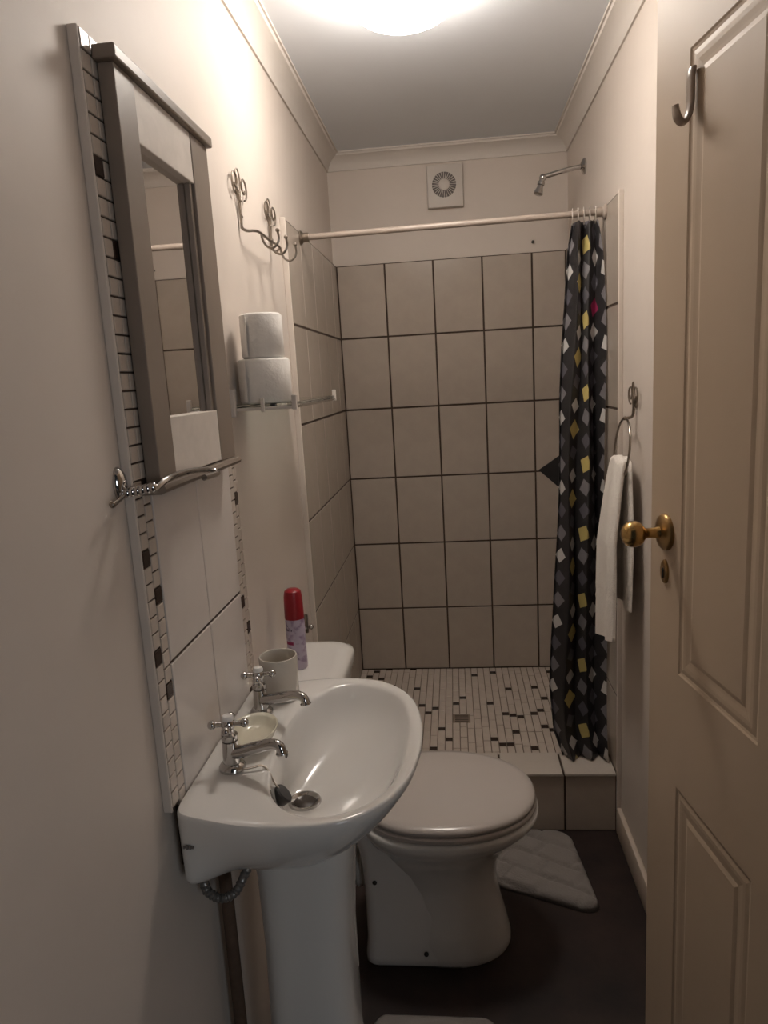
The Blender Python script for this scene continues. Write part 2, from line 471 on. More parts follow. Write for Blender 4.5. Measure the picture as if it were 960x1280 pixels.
cur = thing('shower_curtain', 'black shower curtain printed with grey, white and yellow squares', 'curtain', (.86, -.79, .21))
def interp(z, tab):
    for (z0, a), (z1, b) in zip(tab, tab[1:]):
        if z <= z0 and z >= z1:
            t = (z0 - z) / (z0 - z1); t = t * t * (3 - 2 * t) if False else t
            return a + (b - a) * t
    return tab[-1][1] if z < tab[-1][0] else tab[0][1]
XL = [(1.94, .846), (1.86, .832), (1.7, .824), (1.4, .802), (1.0, .786), (.7, .772), (.45, .752), (.3, .758), (.2, .79)]
XR = [(1.94, .925), (1.85, .936), (1.6, .940), (.2, .936)]
Y0 = [(1.94, -.78), (1.2, -.80), (.5, -.83), (.2, -.865)]
NU, NZ, NP = 150, 80, 2.6
bm = bmesh.new(); uvl = bm.loops.layers.uv.new('UVMap')
ztop, zbot = 1.94, .2135
grid = []; us = []
def cpt(i, z):
    u = i / NU
    xl, xr, y0 = interp(z, XL), interp(z, XR), interp(z, Y0)
    amp = .0175 + .003 * math.sin(z * 2.1)
    ph = NP * u * 2 * PI + .35 * math.sin(z * 1.6) + .4
    wob = .25 * math.sin(3 * u * PI + 1.3)
    uu = u + .10 * math.sin(2 * ph) / (NP * 2 * PI) * 2.6
    return Vector((xl + (xr - xl) * uu + .004 * math.sin(7 * z + 9 * u), y0 + amp * (math.sin(ph) + wob * .5) + .006 * math.sin(z * 4 + u * 11), z))
acc = [0.0]
for i in range(1, NU + 1): acc.append(acc[-1] + (cpt(i, 1.0) - cpt(i - 1, 1.0)).length)
for j in range(NZ + 1):
    row = []
    for i in range(NU + 1):
        z = ztop + (zbot - ztop) * j / NZ
        p_ = cpt(i, z)
        if j > NZ - 4: p_.y -= .003 * (j - NZ + 4) * (.5 + .5 * math.sin(i * .09))
        if j == NZ: p_.z += .002
        row.append(bm.verts.new(p_))
    grid.append(row)
U0, V0 = .012, .028
for j in range(NZ):
    for i in range(NU):
        f = bm.faces.new((grid[j][i], grid[j + 1][i], grid[j + 1][i + 1], grid[j][i + 1]))
        for lp, (jj, ii) in zip(f.loops, ((j, i), (j + 1, i), (j + 1, i + 1), (j, i + 1))):
            lp[uvl].uv = (acc[ii] + U0, (ztop - (ztop - zbot) * jj / NZ) + V0)
cf = obj('cloth', bm, CURT, cur, smooth=True, angle=180)
md = cf.modifiers.new('thickness', 'SOLIDIFY'); md.thickness = .0012
for k in range(5):
    x_ = .85 + .017 * k; y_ = yl + (yr - yl) * x_ / W
    bm = bmesh.new()
    tube(bm, [(x_ + .002 * math.sin(a), y_ + .017 * math.sin(a), 1.956 + .024 * math.cos(a)) for a in [2 * PI * q / 18 for q in range(18)]], .0016, 6, 0, True)
    obj('ring', bm, CLEARR, cur, smooth=True, label='clear plastic curtain ring')
bm = bmesh.new()
A, B, D = (.757, -.60, 1.160), (.825, -.64, 1.214), (.825, -.64, 1.098)
def flap_pts(dy): return [Vector(q) + Vector((0, dy, 0)) for q in (A, (.79, -.625, 1.187), B, (.87, -.66, 1.155), D, (.79, -.622, 1.130))]
loft(bm, [flap_pts(0), flap_pts(.006)], True, True)
obj('flap', bm, BLACKC, cur, label='plain black pointed corner of cloth sticking out on the shower side')

# ------------------------------------------------------------------ mirror
mir = thing('wall_mirror', 'tall wall mirror in a grey-brown frame with whitewashed rails', 'mirror', (0, -1.90, 1.355))
ML, MR, IL, IR = -2.094, -1.716, -2.030, -1.802
obj('back_board', newbox(0.001, .005, ML + .01, MR - .01, 1.38, 1.94), WOODG, mir)
for y0, y1 in ((ML, IL), (IR, MR)):
    obj('stile', newbox(.002, .025, y0, y1, 1.368, 1.949, bev=.0015), WOODG, mir)
obj('top_rail', newbox(.005, .0235, IL, IR, 1.864, 1.949, bev=.0015), WOODW, mir, label='whitewashed upper rail')
obj('bottom_rail', newbox(.005, .0245, IL, IR, 1.370, 1.464, bev=.0015), WOODW, mir, label='whitewashed lower rail')
obj('glass', newbox(.005, .008, IL, IR, 1.464, 1.864), GLASSM, mir)
obj('inner_bead', newbox(.008, .019, IR - .011, IR, 1.464, 1.864, bev=.002), WOODG, mir)
obj('cornice', newbox(.001, .034, ML - .012, MR + .010, 1.949, 1.968, bev=.003), WOODG, mir)
bm = bmesh.new()
loft(bm, [[Vector((x_, y_, z_)) for x_, z_ in ((.001, 1.353), (.030, 1.353), (.037, 1.356), (.039, 1.361), (.036, 1.367), (.001, 1.368))] for y_ in (ML - .016, MR - .008)], True, True)
obj('ledge', bm, WOODG, mir)

# chrome toilet-roll arm below the mirror
ho = thing('paper_holder', 'chrome paper holder arm with an oval rosette below the mirror', 'holder', (PL, -2.148, 1.375))
bm = bmesh.new(); ball(bm, (PL, -2.148, 1.377), .02, 20, .62, .8, 1.25); obj('rosette', bm, CHROME, ho, smooth=True)
bm = bmesh.new()
for k in range(7): ball(bm, (PL + .006 + .0075 * k, -2.152 + .0005 * k, 1.363 + .0012 * k), .0078, 10)
obj('beaded_post', bm, CHROME, ho, smooth=True)
bm = bmesh.new()
tube(bm, [(.037, -2.150, 1.366), (.045, -2.12, 1.377), (.049, -2.06, 1.379), (.050, -1.99, 1.374), (.052, -1.955, 1.369), (.060, -1.945, 1.365), (.066, -1.96, 1.363), (.066, -2.02, 1.3645)], .0052, 10, 5)
obj('arm', bm, CHROME, ho, smooth=True)
bm = bmesh.new()
tube(bm, [(PL + .012, -2.15, 1.363), (.0, -2.19, 1.357), (.0, -2.2, 1.356)], .003, 8, 3); ball(bm, (.0, -2.203, 1.356), .005, 10)
obj('shadow_rod', bm, PEWTER, ho, smooth=True)  # dark rod and ball added for the thin shadow beside the rosette

# ------------------------------------------------------------------ wire hook rack
rk = thing('hook_rack', 'wrought wire rack with three coat hooks on the left wall', 'hook rack', (PL, -1.25, 1.87))
def scroll(bm, c, r, dirsign, turns=1.2, flat=.7):
    pts = []
    for k in range(26):
        t = k / 25; a = -PI / 2 + dirsign * 2 * PI * turns * t; rr = r * (1 - .62 * t)
        pts.append((c[0], c[1] + dirsign * 0 + rr * math.cos(a) * flat, c[2] + rr * math.sin(a)))
    tube(bm, pts, .0024, 6)
for y_ in (-1.392, -1.104):
    bm = bmesh.new(); X = PL + .006
    for dy in (-.006, 0, .006):
        tube(bm, [(X, y_ + dy * .3, 1.868), (X, y_ + dy * .8, 1.91), (X, y_ + dy * 3.2, 1.955)], .0023, 7, 4)
    scroll(bm, (X + .003, y_ - .034, 1.965), .027, -1, flat=1.0); scroll(bm, (X + .003, y_ + .034, 1.965), .027, 1, flat=1.0)
    tube(bm, [(X, y_ + .017 * math.sin(a), 1.975 + .026 * math.cos(a)) for a in [2 * PI * q / 20 for q in range(20)]], .0019, 6, 0, True)
    for z_ in (1.93, 1.895): ball(bm, (X + .003, y_, z_), .0035, 8)
    obj('scroll_bracket', bm, PEWTER, rk, smooth=True)
bm = bmesh.new()
tube(bm, [(PL + .007, -1.392, 1.90), (PL + .007, -1.392, 1.872), (PL + .018, -1.390, 1.864), (.012, -1.375, 1.866), (.019, -1.345, 1.868), (.020, -1.25, 1.866), (.020, -1.15, 1.868), (.012, -1.12, 1.866), (PL + .018, -1.106, 1.864), (PL + .007, -1.104, 1.872), (PL + .007, -1.104, 1.9)], .0034, 8, 5)
obj('bar', bm, PEWTER, rk, smooth=True)
for y_ in (-1.332, -1.242, -1.135):
    bm = bmesh.new()
    tube(bm, [(.020, y_, 1.868), (.023, y_, 1.852), (.031, y_, 1.838), (.044, y_, 1.832), (.056, y_, 1.838), (.063, y_, 1.852), (.061, y_, 1.870)], .003, 8, 5)
    ball(bm, (.061, y_, 1.872), .0055, 10)
    obj('hook', bm, PEWTER, rk, smooth=True)

# ------------------------------------------------------------------ glass shelf and rolls
gs = thing('glass_shelf', 'narrow glass shelf on chrome brackets holding two toilet rolls', 'shelf', (PL, -1.3, 1.462))
obj('pane', newbox(PL + .004, .126, -1.585, -1.05, 1.459, 1.466, bev=.001), SHGLASS, gs)
for y_ in (-1.585, -1.05):
    bm = bmesh.new(); box(bm, PL, PL + .012, y_ - .008, y_ + .008, 1.44, 1.50, bev=.002)
    box(bm, PL + .01, .13, y_ - .003, y_ + .003, 1.452, 1.459, bev=.001)
    obj('wall_bracket', bm, WHITEP if y_ < -1.5 else CHROME, gs, smooth=True)
    bm = bmesh.new(); box(bm, .120, .131, y_ - .004, y_ + .004, 1.450, 1.482, bev=.002); obj('corner_post', bm, WHITEP, gs)
bm = bmesh.new(); box(bm, .052, .060, -1.592, -1.586, 1.448, 1.478, bev=.001); obj('clip', bm, WHITEP, gs)
bm = bmesh.new(); tube(bm, [(.127, -1.585, 1.4555), (.127, -1.05, 1.4555)], .0028, 8); obj('front_rail', bm, CHROME, gs, smooth=True)
def roll(c, r, h, label):
    t = thing('toilet_roll', label, 'toilet roll', c, 0, None)
    bm = bmesh.new(); z0 = c[2]
    prof_o = [(0, r - .004), (.004, r), (h - .005, r), (h, r - .005)]
    n = 40; rings = []
    for hh, rr in [(0, .021)] + prof_o + [(h, .021), (h - .004, .0195), (.004, .0195), (0, .021)]:
        rings.append([Vector((c[0] + rr * math.cos(2 * PI * k / n), c[1] + rr * math.sin(2 * PI * k / n) * (1 + (.012 if k % 7 == 0 and rr > .03 else 0)), z0 + hh)) for k in range(n)])
    loft(bm, rings); obj('paper', bm, PAPER, t, smooth=True, angle=50)
    bm = bmesh.new()
    loft(bm, [[Vector((c[0] + rr * math.cos(2 * PI * k / 24), c[1] + rr * math.sin(2 * PI * k / 24), z0 + hh)) for k in range(24)] for rr, hh in ((.0192, .002), (.0192, h - .002), (.018, h - .002), (.018, .002), (.0192, .002))])
    obj('core', bm, CARD, t, smooth=True)
    bm = bmesh.new()
    ringsA = []
    for i in range(7):
        a = -PI / 2 - .95 + .09 * i; rr = r + .0012 + .0009 * i * (.4 if i < 4 else .9)
        ringsA.append([Vector((c[0] + q * math.cos(a), c[1] + q * math.sin(a), z0 + zz)) for q, zz in ((rr, .004), (rr, h - .004), (rr + .001, h - .004), (rr + .001, .004))])
    loft(bm, ringsA, True, True)
    obj('loose_sheet', bm, PAPER, t, smooth=True)
    return t
roll((.048, -1.520, 1.4665), .058, .097, 'wider lower toilet roll of the two stacked on the glass shelf')
roll((.050, -1.522, 1.5645), .047, .096, 'slimmer upper toilet roll balanced on top of the other')

# ------------------------------------------------------------------ wash basin
BY = -1.905
bas = thing('wash_basin', 'white ceramic wash basin with pedestal on the left wall', 'basin', (.15, BY, 0))
def sym(ctrl):
    return [Vector((x, y, 0)) for x, y in ctrl] + [Vector((x, -y, 0)) for x, y in reversed(ctrl) if abs(y) > 1e-6]
def ray_ring(ctrl, c, n, closed_pts=12):
    P = crom(sym(ctrl), closed_pts, True); out = []
    for k in range(n):
        a = 2 * PI * k / n; d = Vector((math.cos(a), math.sin(a))); best = None
        for i in range(len(P)):
            p, q = P[i], P[(i + 1) % len(P)]
            ex, ey = q.x - p.x, q.y - p.y; den = d.x * ey - d.y * ex
            if abs(den) < 1e-12: continue
            px, py = p.x - c[0], p.y - c[1]
            t = (px * ey - py * ex) / den; s = (px * d.y - py * d.x) / den
            if t > 0 and -1e-6 <= s <= 1 + 1e-6 and (best is None or t > best): best = t
        out.append(Vector((c[0] + d.x * best, c[1] + d.y * best)))
    return out
NB = 96; cc = (.19, 0)
outer = ray_ring([(.001, .06), (.001, .16), (.001, .225), (.008, .238), (.05, .252), (.12, .268), (.20, .272), (.28, .256), (.335, .21), (.37, .14), (.385, .06), (.388, 0)][::1], cc, NB)
inner = ray_ring([(.118, 0), (.122, .09), (.138, .16), (.17, .21), (.22, .238), (.28, .223), (.328, .175), (.352, .1), (.359, 0)], cc, NB)
def clampx(p): return Vector((max(p.x, .001), p.y))
def Rg(pts, z): return [Vector((p.x, p.y + BY, z)) for p in pts]
def scl(pts, fx, fy): return [Vector((p.x * fx + .001 * (1 - fx), p.y * fy)) for p in pts]
def about(pts, c, f): return [Vector((c[0] + (p.x - c[0]) * f, c[1] + (p.y - c[1]) * f)) for p in pts]
def mixp(a, b, t): return [p * (1 - t) + q * t for p, q in zip(a, b)]
rings = []
def sclw(pts, fx, fw, ff):      # width factor fw at the wall, ff at the front
    out = []
    for q in pts:
        t = min(1, max(0, q.x / .13)); t = t * t * (3 - 2 * t)
        out.append(Vector((q.x * fx + .001 * (1 - fx), q.y * (fw + (ff - fw) * t))))
    return out
lev = [(.668, .46, .34, .34), (.676, .56, .46, .45), (.690, .64, .66, .56), (.705, .69, .88, .64), (.714, .72, .96, .69), (.730, .765, .975, .77), (.765, .86, .982, .88), (.80, .935, .99, .953), (.828, .985, .997, .992), (.842, 1.0, 1.0, 1.0), (.849, .998, .998, .998)]
for z, fx, fw, ff in lev: rings.append(Rg(sclw(outer, fx, fw, ff), z))
rings.append(Rg(mixp(outer, inner, .12), .8525)); rings.append(Rg(mixp(outer, inner, .45), .8515)); rings.append(Rg(mixp(outer, inner, .88), .848))
rings.append(Rg(inner, .843))
dc = (.156, 0)
circ = [Vector((dc[0] + math.cos(2 * PI * k / NB), math.sin(2 * PI * k / NB))) for k in range(NB)]
for z, f, t, r_ in ((.832, .965, 0, .1), (.81, .91, 0, .1), (.782, .81, .06, .1), (.758, .68, .2, .085), (.740, .54, .42, .07), (.729, .40, .7, .055), (.7225, .3, .92, .044), (.719, .2, 1, .036), (.7165, .1, 1, .026), (.7155, .1, 1, .006)):
    rings.append(Rg(mixp(about(inner, dc, f), about(circ, dc, r_), t), z))
bm = bmesh.new(); loft(bm, rings, True, True)
obj('bowl', bm, CERAM, bas, smooth=True, angle=60, sub=1)
# drain with ring
dcw = Vector((.156, BY, .7185))
bm = bmesh.new(); lathe(bm, dcw, (0, 0, 1), [(-.006, .017), (.002, .024), (.0045, .027), (.004, .030), (.001, .032), (-.004, .032)], 28, cap0=False, cap1=False); 
obj('drain_ring', bm, CHROME, bas, smooth=True)
bm = bmesh.new(); lathe(bm, dcw, (0, 0, 1), [(.0, .021), (.0015, .019)], 24); obj('drain_hole', bm, DRAINM, bas, smooth=True, label='dark drain hole')
# overflow slot
bm = bmesh.new(); ball(bm, (.1285, BY - .0, .815), .006, 10, .35, 1.5, .8); obj('overflow', bm, DARK, bas, smooth=True, label='small dark overflow slot')
# maker mark on the near flank
bm = bmesh.new()
for k, (a, h_) in enumerate(((0, .0022), (.005, .0035), (.010, .0028), (.014, .002))): box(bm, .016 + a, .0195 + a, BY - .2452, BY - .2425, .795 - h_, .795 + h_)
obj('stamp', bm, FANIN, bas, label='tiny grey printed mark')
# pedestal
bm = bmesh.new(); prs = []
for z, hx, hy, cx in ((0, .098, .095, .145), (.02, .097, .094, .145), (.2, .088, .085, .145), (.45, .086, .083, .148), (.60, .092, .088, .152), (.70, .105, .10, .155)):
    prs.append([Vector((cx + hx * (abs(math.cos(a)) ** .62) * (1 if math.cos(a) > 0 else -1), BY + hy * (abs(math.sin(a)) ** .62) * (1 if math.sin(a) > 0 else -1), z)) for a in [2 * PI * k / 48 for k in range(48)]])
loft(bm, prs, True, True); obj('pedestal', bm, CERAM, bas, smooth=True, angle=60)

# taps
def tap(base, tip, label):
    b = Vector(base); t = thing('basin_tap', label, 'tap', b)
    bm = bmesh.new(); lathe(bm, b, (0, 0, 1), [(0, .023), (.006, .023), (.011, .019), (.013, .015), (.03, .0145), (.045, .0135), (.052, .0135)], 24)
    obj('body', bm, CHROME, t, smooth=True)
    bm = bmesh.new(); d = Vector(tip) - b; d.z = 0; L_ = d.length; d.normalize()
    P = [b + Vector((0, 0, .030)), b + d * .025 + Vector((0, 0, .036)), b + d * (L_ * .6) + Vector((0, 0, .052)), b + d * (L_ * .85) + Vector((0, 0, .060)), b + d * (L_ * .97) + Vector((0, 0, .057)), b + d * L_ + Vector((0, 0, .046))]
    tube(bm, P, .009, 14, 5, rad=lambda s: .0122 - .0036 * min(1, s * 1.4) + (.0022 if s > .93 else 0)); obj('spout', bm, CHROME, t, smooth=True)
    bm = bmesh.new(); lathe(bm, b + Vector((0, 0, .052)), (0, 0, 1), [(0, .0115), (.004, .0145), (.012, .0145), (.016, .010), (.021, .0095), (.024, .011), (.030, .0125)], 20)
    obj('bonnet', bm, CHROME, t, smooth=True)
    bm = bmesh.new(); hc = b + Vector((0, 0, .083))
    ball(bm, hc, .0125, 14)
    for k in range(4):
        a = k * PI / 2 + .15; dd = Vector((math.cos(a), math.sin(a), 0))
        tube(bm, [hc + dd * .008, hc + dd * .024], .0048, 10); ball(bm, hc + dd * .028, .008, 12)
    obj('cross_handle', bm, CHROME, t, smooth=True)
    bm = bmesh.new(); lathe(bm, hc + Vector((0, 0, .008)), (0, 0, 1), [(0, .0105), (.005, .0105), (.008, .008), (.009, 0)], 18, cap1=False)
    obj('button', bm, CERAM, t, smooth=True, label='white porcelain button')
    return t
ZB = .8515
tap((.060, -2.012, ZB), (.160, -2.045, 0), 'nearer chrome cross-handle tap, in front of the soap dish')
tap((.057, -1.804, ZB), (.163, -1.862, 0), 'farther chrome cross-handle tap, beside the tumbler')
# plug and chain
pl = thing('basin_plug', 'black rubber plug on a chain hanging into the basin bowl', 'plug', (.13, -1.985, .78))
bm = bmesh.new(); ax = Vector((.75, .15, .65)).normalized()
lathe(bm, (.129, -1.998, .781), ax, [(0, .013), (.004, .0165), (.014, .018), (.018, .019), (.021, .017)], 20); obj('stopper', bm, RUBBER, pl, smooth=True)
bm = bmesh.new()
ch = crom([(.083, -2.022, .853), (.098, -2.016, .853), (.111, -2.008, .852), (.121, -2.003, .838), (.130, -2.0, .812), (.139, -1.998, .795)], 8)
for k, q in enumerate(ch): ball(bm, q + Vector((0, 0, .002)), .0022, 6)
obj('chain', bm, PEWTER, pl, smooth=True)
# tumbler
cp = Vector((.079, -1.727, ZB)); cup = thing('tumbler', 'cream ceramic tumbler standing on the far corner of the basin', 'tumbler', cp)
bm = bmesh.new(); lathe(bm, cp, (0, 0, 1), [(0, .036), (.003, .039), (.05, .0395), (.089, .0405), (.0925, .0395), (.0925, .037), (.085, .0355), (.012, .034), (.008, .0)], 36, cap1=False)
obj('cup', bm, CERAM_I, cup, smooth=True, angle=50)
# soap dish
sd = thing('soap_dish', 'oval cream soap dish between the two taps', 'soap dish', (.072, -1.925, ZB))
bm = bmesh.new(); rr = []
for z, f in ((0, .58), (.004, .66), (.016, .86), (.028, .98), (.031, 1.0), (.0315, .95), (.026, .86), (.016, .72), (.012, .5), (.011, .05)):
    rr.append([Vector((.074 + .046 * f * math.cos(a), -1.925 + .062 * f * math.sin(a), ZB + z)) for a in [2 * PI * k / 40 for k in range(40)]])
loft(bm, rr, True, True); obj('dish', bm, SOAPM, sd, smooth=True, angle=60)
# hose under basin
hs = thing('flexible_hose', 'grey flexible water hose looping below the basin by the wall', 'hose', (.03, -2.04, .6))
bm = bmesh.new(); P = crom([(PL, -2.06, .70), (.004, -2.06, .665), (.010, -2.06, .645), (.03, -2.055, .628), (.055, -2.05, .636), (.07, -2.04, .660), (.085, -2.02, .69), (.09, -1.99, .70)], 10)
tube(bm, P, .008, 10, rad=lambda s: .0078 + .0012 * math.sin(s * 260)); obj('loop', bm, HOSEM, hs, smooth=True)
bm = bmesh.new(); lathe(bm, (.085, -2.02, .675), (.3, .5, 1), [(0, .011), (.02, .011)], 6); obj('nut', bm, CHROME, hs)
bm = bmesh.new(); tube(bm, [(.012, -1.98, 0), (.012, -1.98, .66)], .012, 14)  # upright bar added to draw the shade between wall and pedestal
tag(obj('gap_shade_bar', bm, GAP_SHADE, smooth=True), 'brown upright bar added for the shade between wall and basin pedestal', 'shade strip')

# ------------------------------------------------------------------ toilet
TY = -1.405
toi = thing('toilet', 'white toilet with closed lid and cistern against the left wall', 'toilet', (.35, TY, 0))
def egg(xa, xb, hw, z, n=64, k=.62, dy=0):
    """egg plan from x=xa (back) to x=xb (front), widest nearer the back"""
    out = []
    for i in range(n):
        a = 2 * PI * i / n; c, s = math.cos(a), math.sin(a)
        cx = xa + (xb - xa) * .46
        x = cx + (c * (xb - cx) if c > 0 else -(abs(c) ** .8) * (cx - xa))
        y = math.copysign(abs(s) ** (.92 if c > 0 else k), s) * hw
        out.append(Vector((x, TY + y + dy, z)))
    return out
bm = bmesh.new()
R = [(0, .27, .566, .120), (.012, .265, .570, .127), (.03, .265, .568, .127), (.08, .27, .556, .118), (.14, .275, .542, .110), (.20, .275, .534, .108), (.25, .265, .540, .115), (.30, .24, .566, .139), (.335, .22, .592, .160), (.355, .20, .622, .181), (.375, .19, .642, .191), (.390, .185, .649, .196), (.399, .186, .647, .194), (.4035, .19, .64, .188)]
loft(bm, [egg(a, b, h_, z) for z, a, b, h_ in R], True, True)
def slab(z, xa, xb, hw, r=.03, n=8):
    pts = []
    for cx, cy, a0 in ((xb - r, hw - r, 0), (xa + r, hw - r, PI / 2), (xa + r, -hw + r, PI), (xb - r, -hw + r, 3 * PI / 2)):
        for k in range(n): 
            a = a0 + PI / 2 * k / (n - 1); pts.append(Vector((cx + r * math.cos(a), TY + cy + r * math.sin(a), z)))
    return pts
loft(bm, [slab(z, a, b, h_) for z, a, b, h_ in ((0, .19, .46, .118), (.012, .185, .46, .126), (.03, .186, .45, .126), (.07, .19, .42, .116), (.16, .19, .375, .107), (.26, .187, .325, .105), (.33, .18, .30, .112), (.372, .17, .29, .125), (.395, .165, .29, .13))], True, True)
obj('pan', bm, CERAM, toi, smooth=True, angle=60)
def fix_screw(x_, y_, z_): 
    b2 = bmesh.new(); lathe(b2, (x_, y_, z_), (0, -1, .2), [(0, .006), (.003, .006), (.005, .003)], 12); obj('bolt_cap', b2, DARK, toi, smooth=True, label='small dark fixing hole')
fix_screw(.345, TY - .1245, .045); fix_screw(.22, TY - .1045, .235)
bm = bmesh.new()
loft(bm, [egg(.205, .638, .190, .404), egg(.200, .642, .193, .407), egg(.200, .643, .194, .417), egg(.204, .640, .190, .421)], True, True)
obj('seat', bm, LIDM, toi, smooth=True, angle=50)
bm = bmesh.new()
loft(bm, [egg(.205, .636, .188, .4225), egg(.202, .640, .191, .425), egg(.202, .640, .192, .433), egg(.208, .634, .186, .440), egg(.225, .615, .168, .4435), egg(.28, .55, .11, .4455), egg(.37, .45, .03, .446)], True, True)
obj('lid', bm, LIDM, toi, smooth=True, angle=60)
for y_ in (-.08, .08):
    bm = bmesh.new(); lathe(bm, (.205, TY + y_ - .02, .418), (0, 1, 0), [(0, .013), (.04, .013)], 16); obj('hinge', bm, LIDM, toi, smooth=True)
def rrect(z, x0, x1, y0, y1, r, n=10):
    pts = []
    for cx, cy, a0, rr in ((x1 - r, y1 - r, 0, r), (x0 + .01, y1 - .01, PI / 2, .01), (x0 + .01, y0 + .01, PI, .01), (x1 - r, y0 + r, 3 * PI / 2, r)):
        for k in range(n):
            a = a0 + PI / 2 * k / (n - 1); pts.append(Vector((cx + rr * math.cos(a), cy + rr * math.sin(a), z)))
    return pts
cy0, cy1 = TY - .185, TY + .172
bm = bmesh.new()
loft(bm, [rrect(z, PL + .002, x1, cy0 + d, cy1 - d, .055) for z, x1, d in ((.395, .14, .03), (.41, .15, .02), (.55, .156, .008), (.745, .160, .004))], True, True)
obj('cistern', bm, CERAM, toi, smooth=True, angle=50)
bm = bmesh.new()
loft(bm, [rrect(z, PL + .001, x1, cy0 + d, cy1 - d, .06) for z, x1, d in ((.742, .160, .002), (.746, .170, -.004), (.772, .172, -.006), (.782, .168, -.003), (.788, .155, .008), (.790, .13, .03))], True, True)
obj('cistern_lid', bm, CERAM, toi, smooth=True, angle=50)
bm = bmesh.new(); P = [(.215, TY - .01, .215), (.16, TY - .01, .215), (.10, TY - .01, .21), (.02, TY - .01, .20), (PL, TY - .01, .20)]
tube(bm, P, .05, 20, 10, rad=lambda s: .050 + .004 * math.sin(s * 120)); obj('waste_pipe', bm, PIPEW, toi, smooth=True, label='ribbed pale plastic waste pipe')
# small angle valve behind
av = thing('angle_valve', 'tiny chrome valve on the wall just behind the cistern', 'valve', (PL, -1.13, .79))
bm = bmesh.new(); lathe(bm, (0, -1.13, .79), (1, 0, 0), [(PL, .012), (-.008, .012), (0, .008), (.012, .007)], 16); obj('body', bm, CHROME, av, smooth=True)
bm = bmesh.new(); tube(bm, [(.008, -1.13, .775), (.008, -1.13, .83)], .006, 10); obj('stem', bm, PEWTER, av, smooth=True)
bm = bmesh.new(); ball(bm, (.022, -1.13, .792), .008, 12, 1, 1, 1); obj('handle', bm, CHROME, av, smooth=True)

# aerosol can on the cistern
cb = Vector((.047, -1.425, .790)); can = thing('aerosol_can', 'lilac aerosol can with a red cap standing on the cistern lid', 'spray can', cb)
bm = bmesh.new(); lathe(bm, cb, (0, 0, 1), [(0, .021), (.002, .0235), (.004, .0245), (.125, .0245), (.134, .023), (.137, .0225)], 32); obj('canister', bm, CANM, can, smooth=True)
bm = bmesh.new(); lathe(bm, cb, (0, 0, 1), [(.133, .0245), (.140, .0248), (.190, .0232), (.204, .0205), (.209, .014), (.210, 0)], 32, cap1=False); obj('cap', bm, REDCAP, can, smooth=True)
def arc_patch(bm, a0, a1, z0, z1, r=.0249):
    n = 8; loft(bm, [[Vector((cb.x + q * math.cos(a0 + (a1 - a0) * k / n), cb.y + q * math.sin(a0 + (a1 - a0) * k / n), cb.z + z)) for z, q in ((z0, r), (z1, r), (z1, r - .0006), (z0, r - .0006))] for k in range(n + 1)], True, True)
bm = bmesh.new(); arc_patch(bm, -2.6, -1.65, .068, .076); obj('colour_band', bm, PINK, can, label='magenta printed band')
marks = [(-2.5 + .17 * k, -2.4 + .17 * k, .104, .109 + (.004 if k in (0, 3) else 0)) for k in range(5)] + [(-2.5, -2.38, .116, .127), (-2.36, -2.16, .116, .119)] + [(-1.45 + .1 * k, -1.39 + .1 * k, .028, .034 + .003 * (k % 2)) for k in range(3)]
for q in marks:
    bm = bmesh.new(); arc_patch(bm, *q); obj('printed_letter', bm, DKPRINT, can)

# ------------------------------------------------------------------ bath mats
def soft_mat(name, label, corners, thick, quilt=.0, n=56, sag=.0, group=None):
    """pillowy mat over a rounded quadrilateral plan"""
    a, b, c, d = [Vector((*q, 0)) for q in corners]
    bm = bmesh.new(); top = []
    def P(u, v): return a * (1 - u) * (1 - v) + b * u * (1 - v) + c * u * v + d * (1 - u) * v
    def sq(u, v, r=.16):        # pull grid corners in to round them
        x, y = u * 2 - 1, v * 2 - 1
        ax, ay = abs(x), abs(y); e = 1 - 2 * r
        if ax > e and ay > e:
            dx, dy = (ax - e) / (2 * r), (ay - e) / (2 * r); m_ = max(dx, dy); l = math.hypot(dx, dy)
            if l > 0: ax, ay = e + dx * m_ / l * 2 * r, e + dy * m_ / l * 2 * r
        return (math.copysign(ax, x) + 1) / 2, (math.copysign(ay, y) + 1) / 2
    rows = []
    for side in (1, 0):
        rows.append([])
        for j in range(n + 1):
            row = []
            for i in range(n + 1):
                u, v = sq(i / n, j / n); p = P(u, v)
                ed = min(i, n - i, j, n - j) / n
                f = min(1, ed / .07); h = thick * math.sqrt(max(0, 1 - (1 - f) ** 2))
                if side and quilt:
                    q1 = (p.x * .55 + p.y * .95) / .085; q2 = (p.x * .8 - p.y * .6) / .12
                    g = min(abs(q1 - round(q1)) * .085, .012) / .012
                    k = int(round(q1 - .5)) ; g2 = min(abs(q2 + .37 * k - round(q2 + .37 * k)) * .12, .010) / .010
                    h *= 1 - quilt * (1 - min(g, .35 + .65 * g2)) 
                    h += .0015 * math.sin(p.x * 60 + p.y * 35) * f
                row.append(bm.verts.new((p.x, p.y, .0015 + (h if side else 0))))
            rows[-1].append(row)
    for s_ in (0, 1):
        for j in range(n):
            for i in range(n):
                q = (rows[s_][j][i], rows[s_][j][i + 1], rows[s_][j + 1][i + 1], rows[s_][j + 1][i]); bm.faces.new(q)
    bmesh.ops.remove_doubles(bm, verts=bm.verts, dist=1e-5)
    o = obj(name, bm, MATM, smooth=True, angle=180); tag(o, label, 'bath mat', group)
    return o
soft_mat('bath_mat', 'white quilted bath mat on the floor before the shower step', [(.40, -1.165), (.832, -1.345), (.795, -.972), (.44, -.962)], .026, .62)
soft_mat('bath_mat', 'pale pedestal mat at the bottom edge, in front of the toilet and basin foot', [(.335, -2.25), (.57, -2.25), (.530, -1.668), (.203, -1.668)], .014, .3)

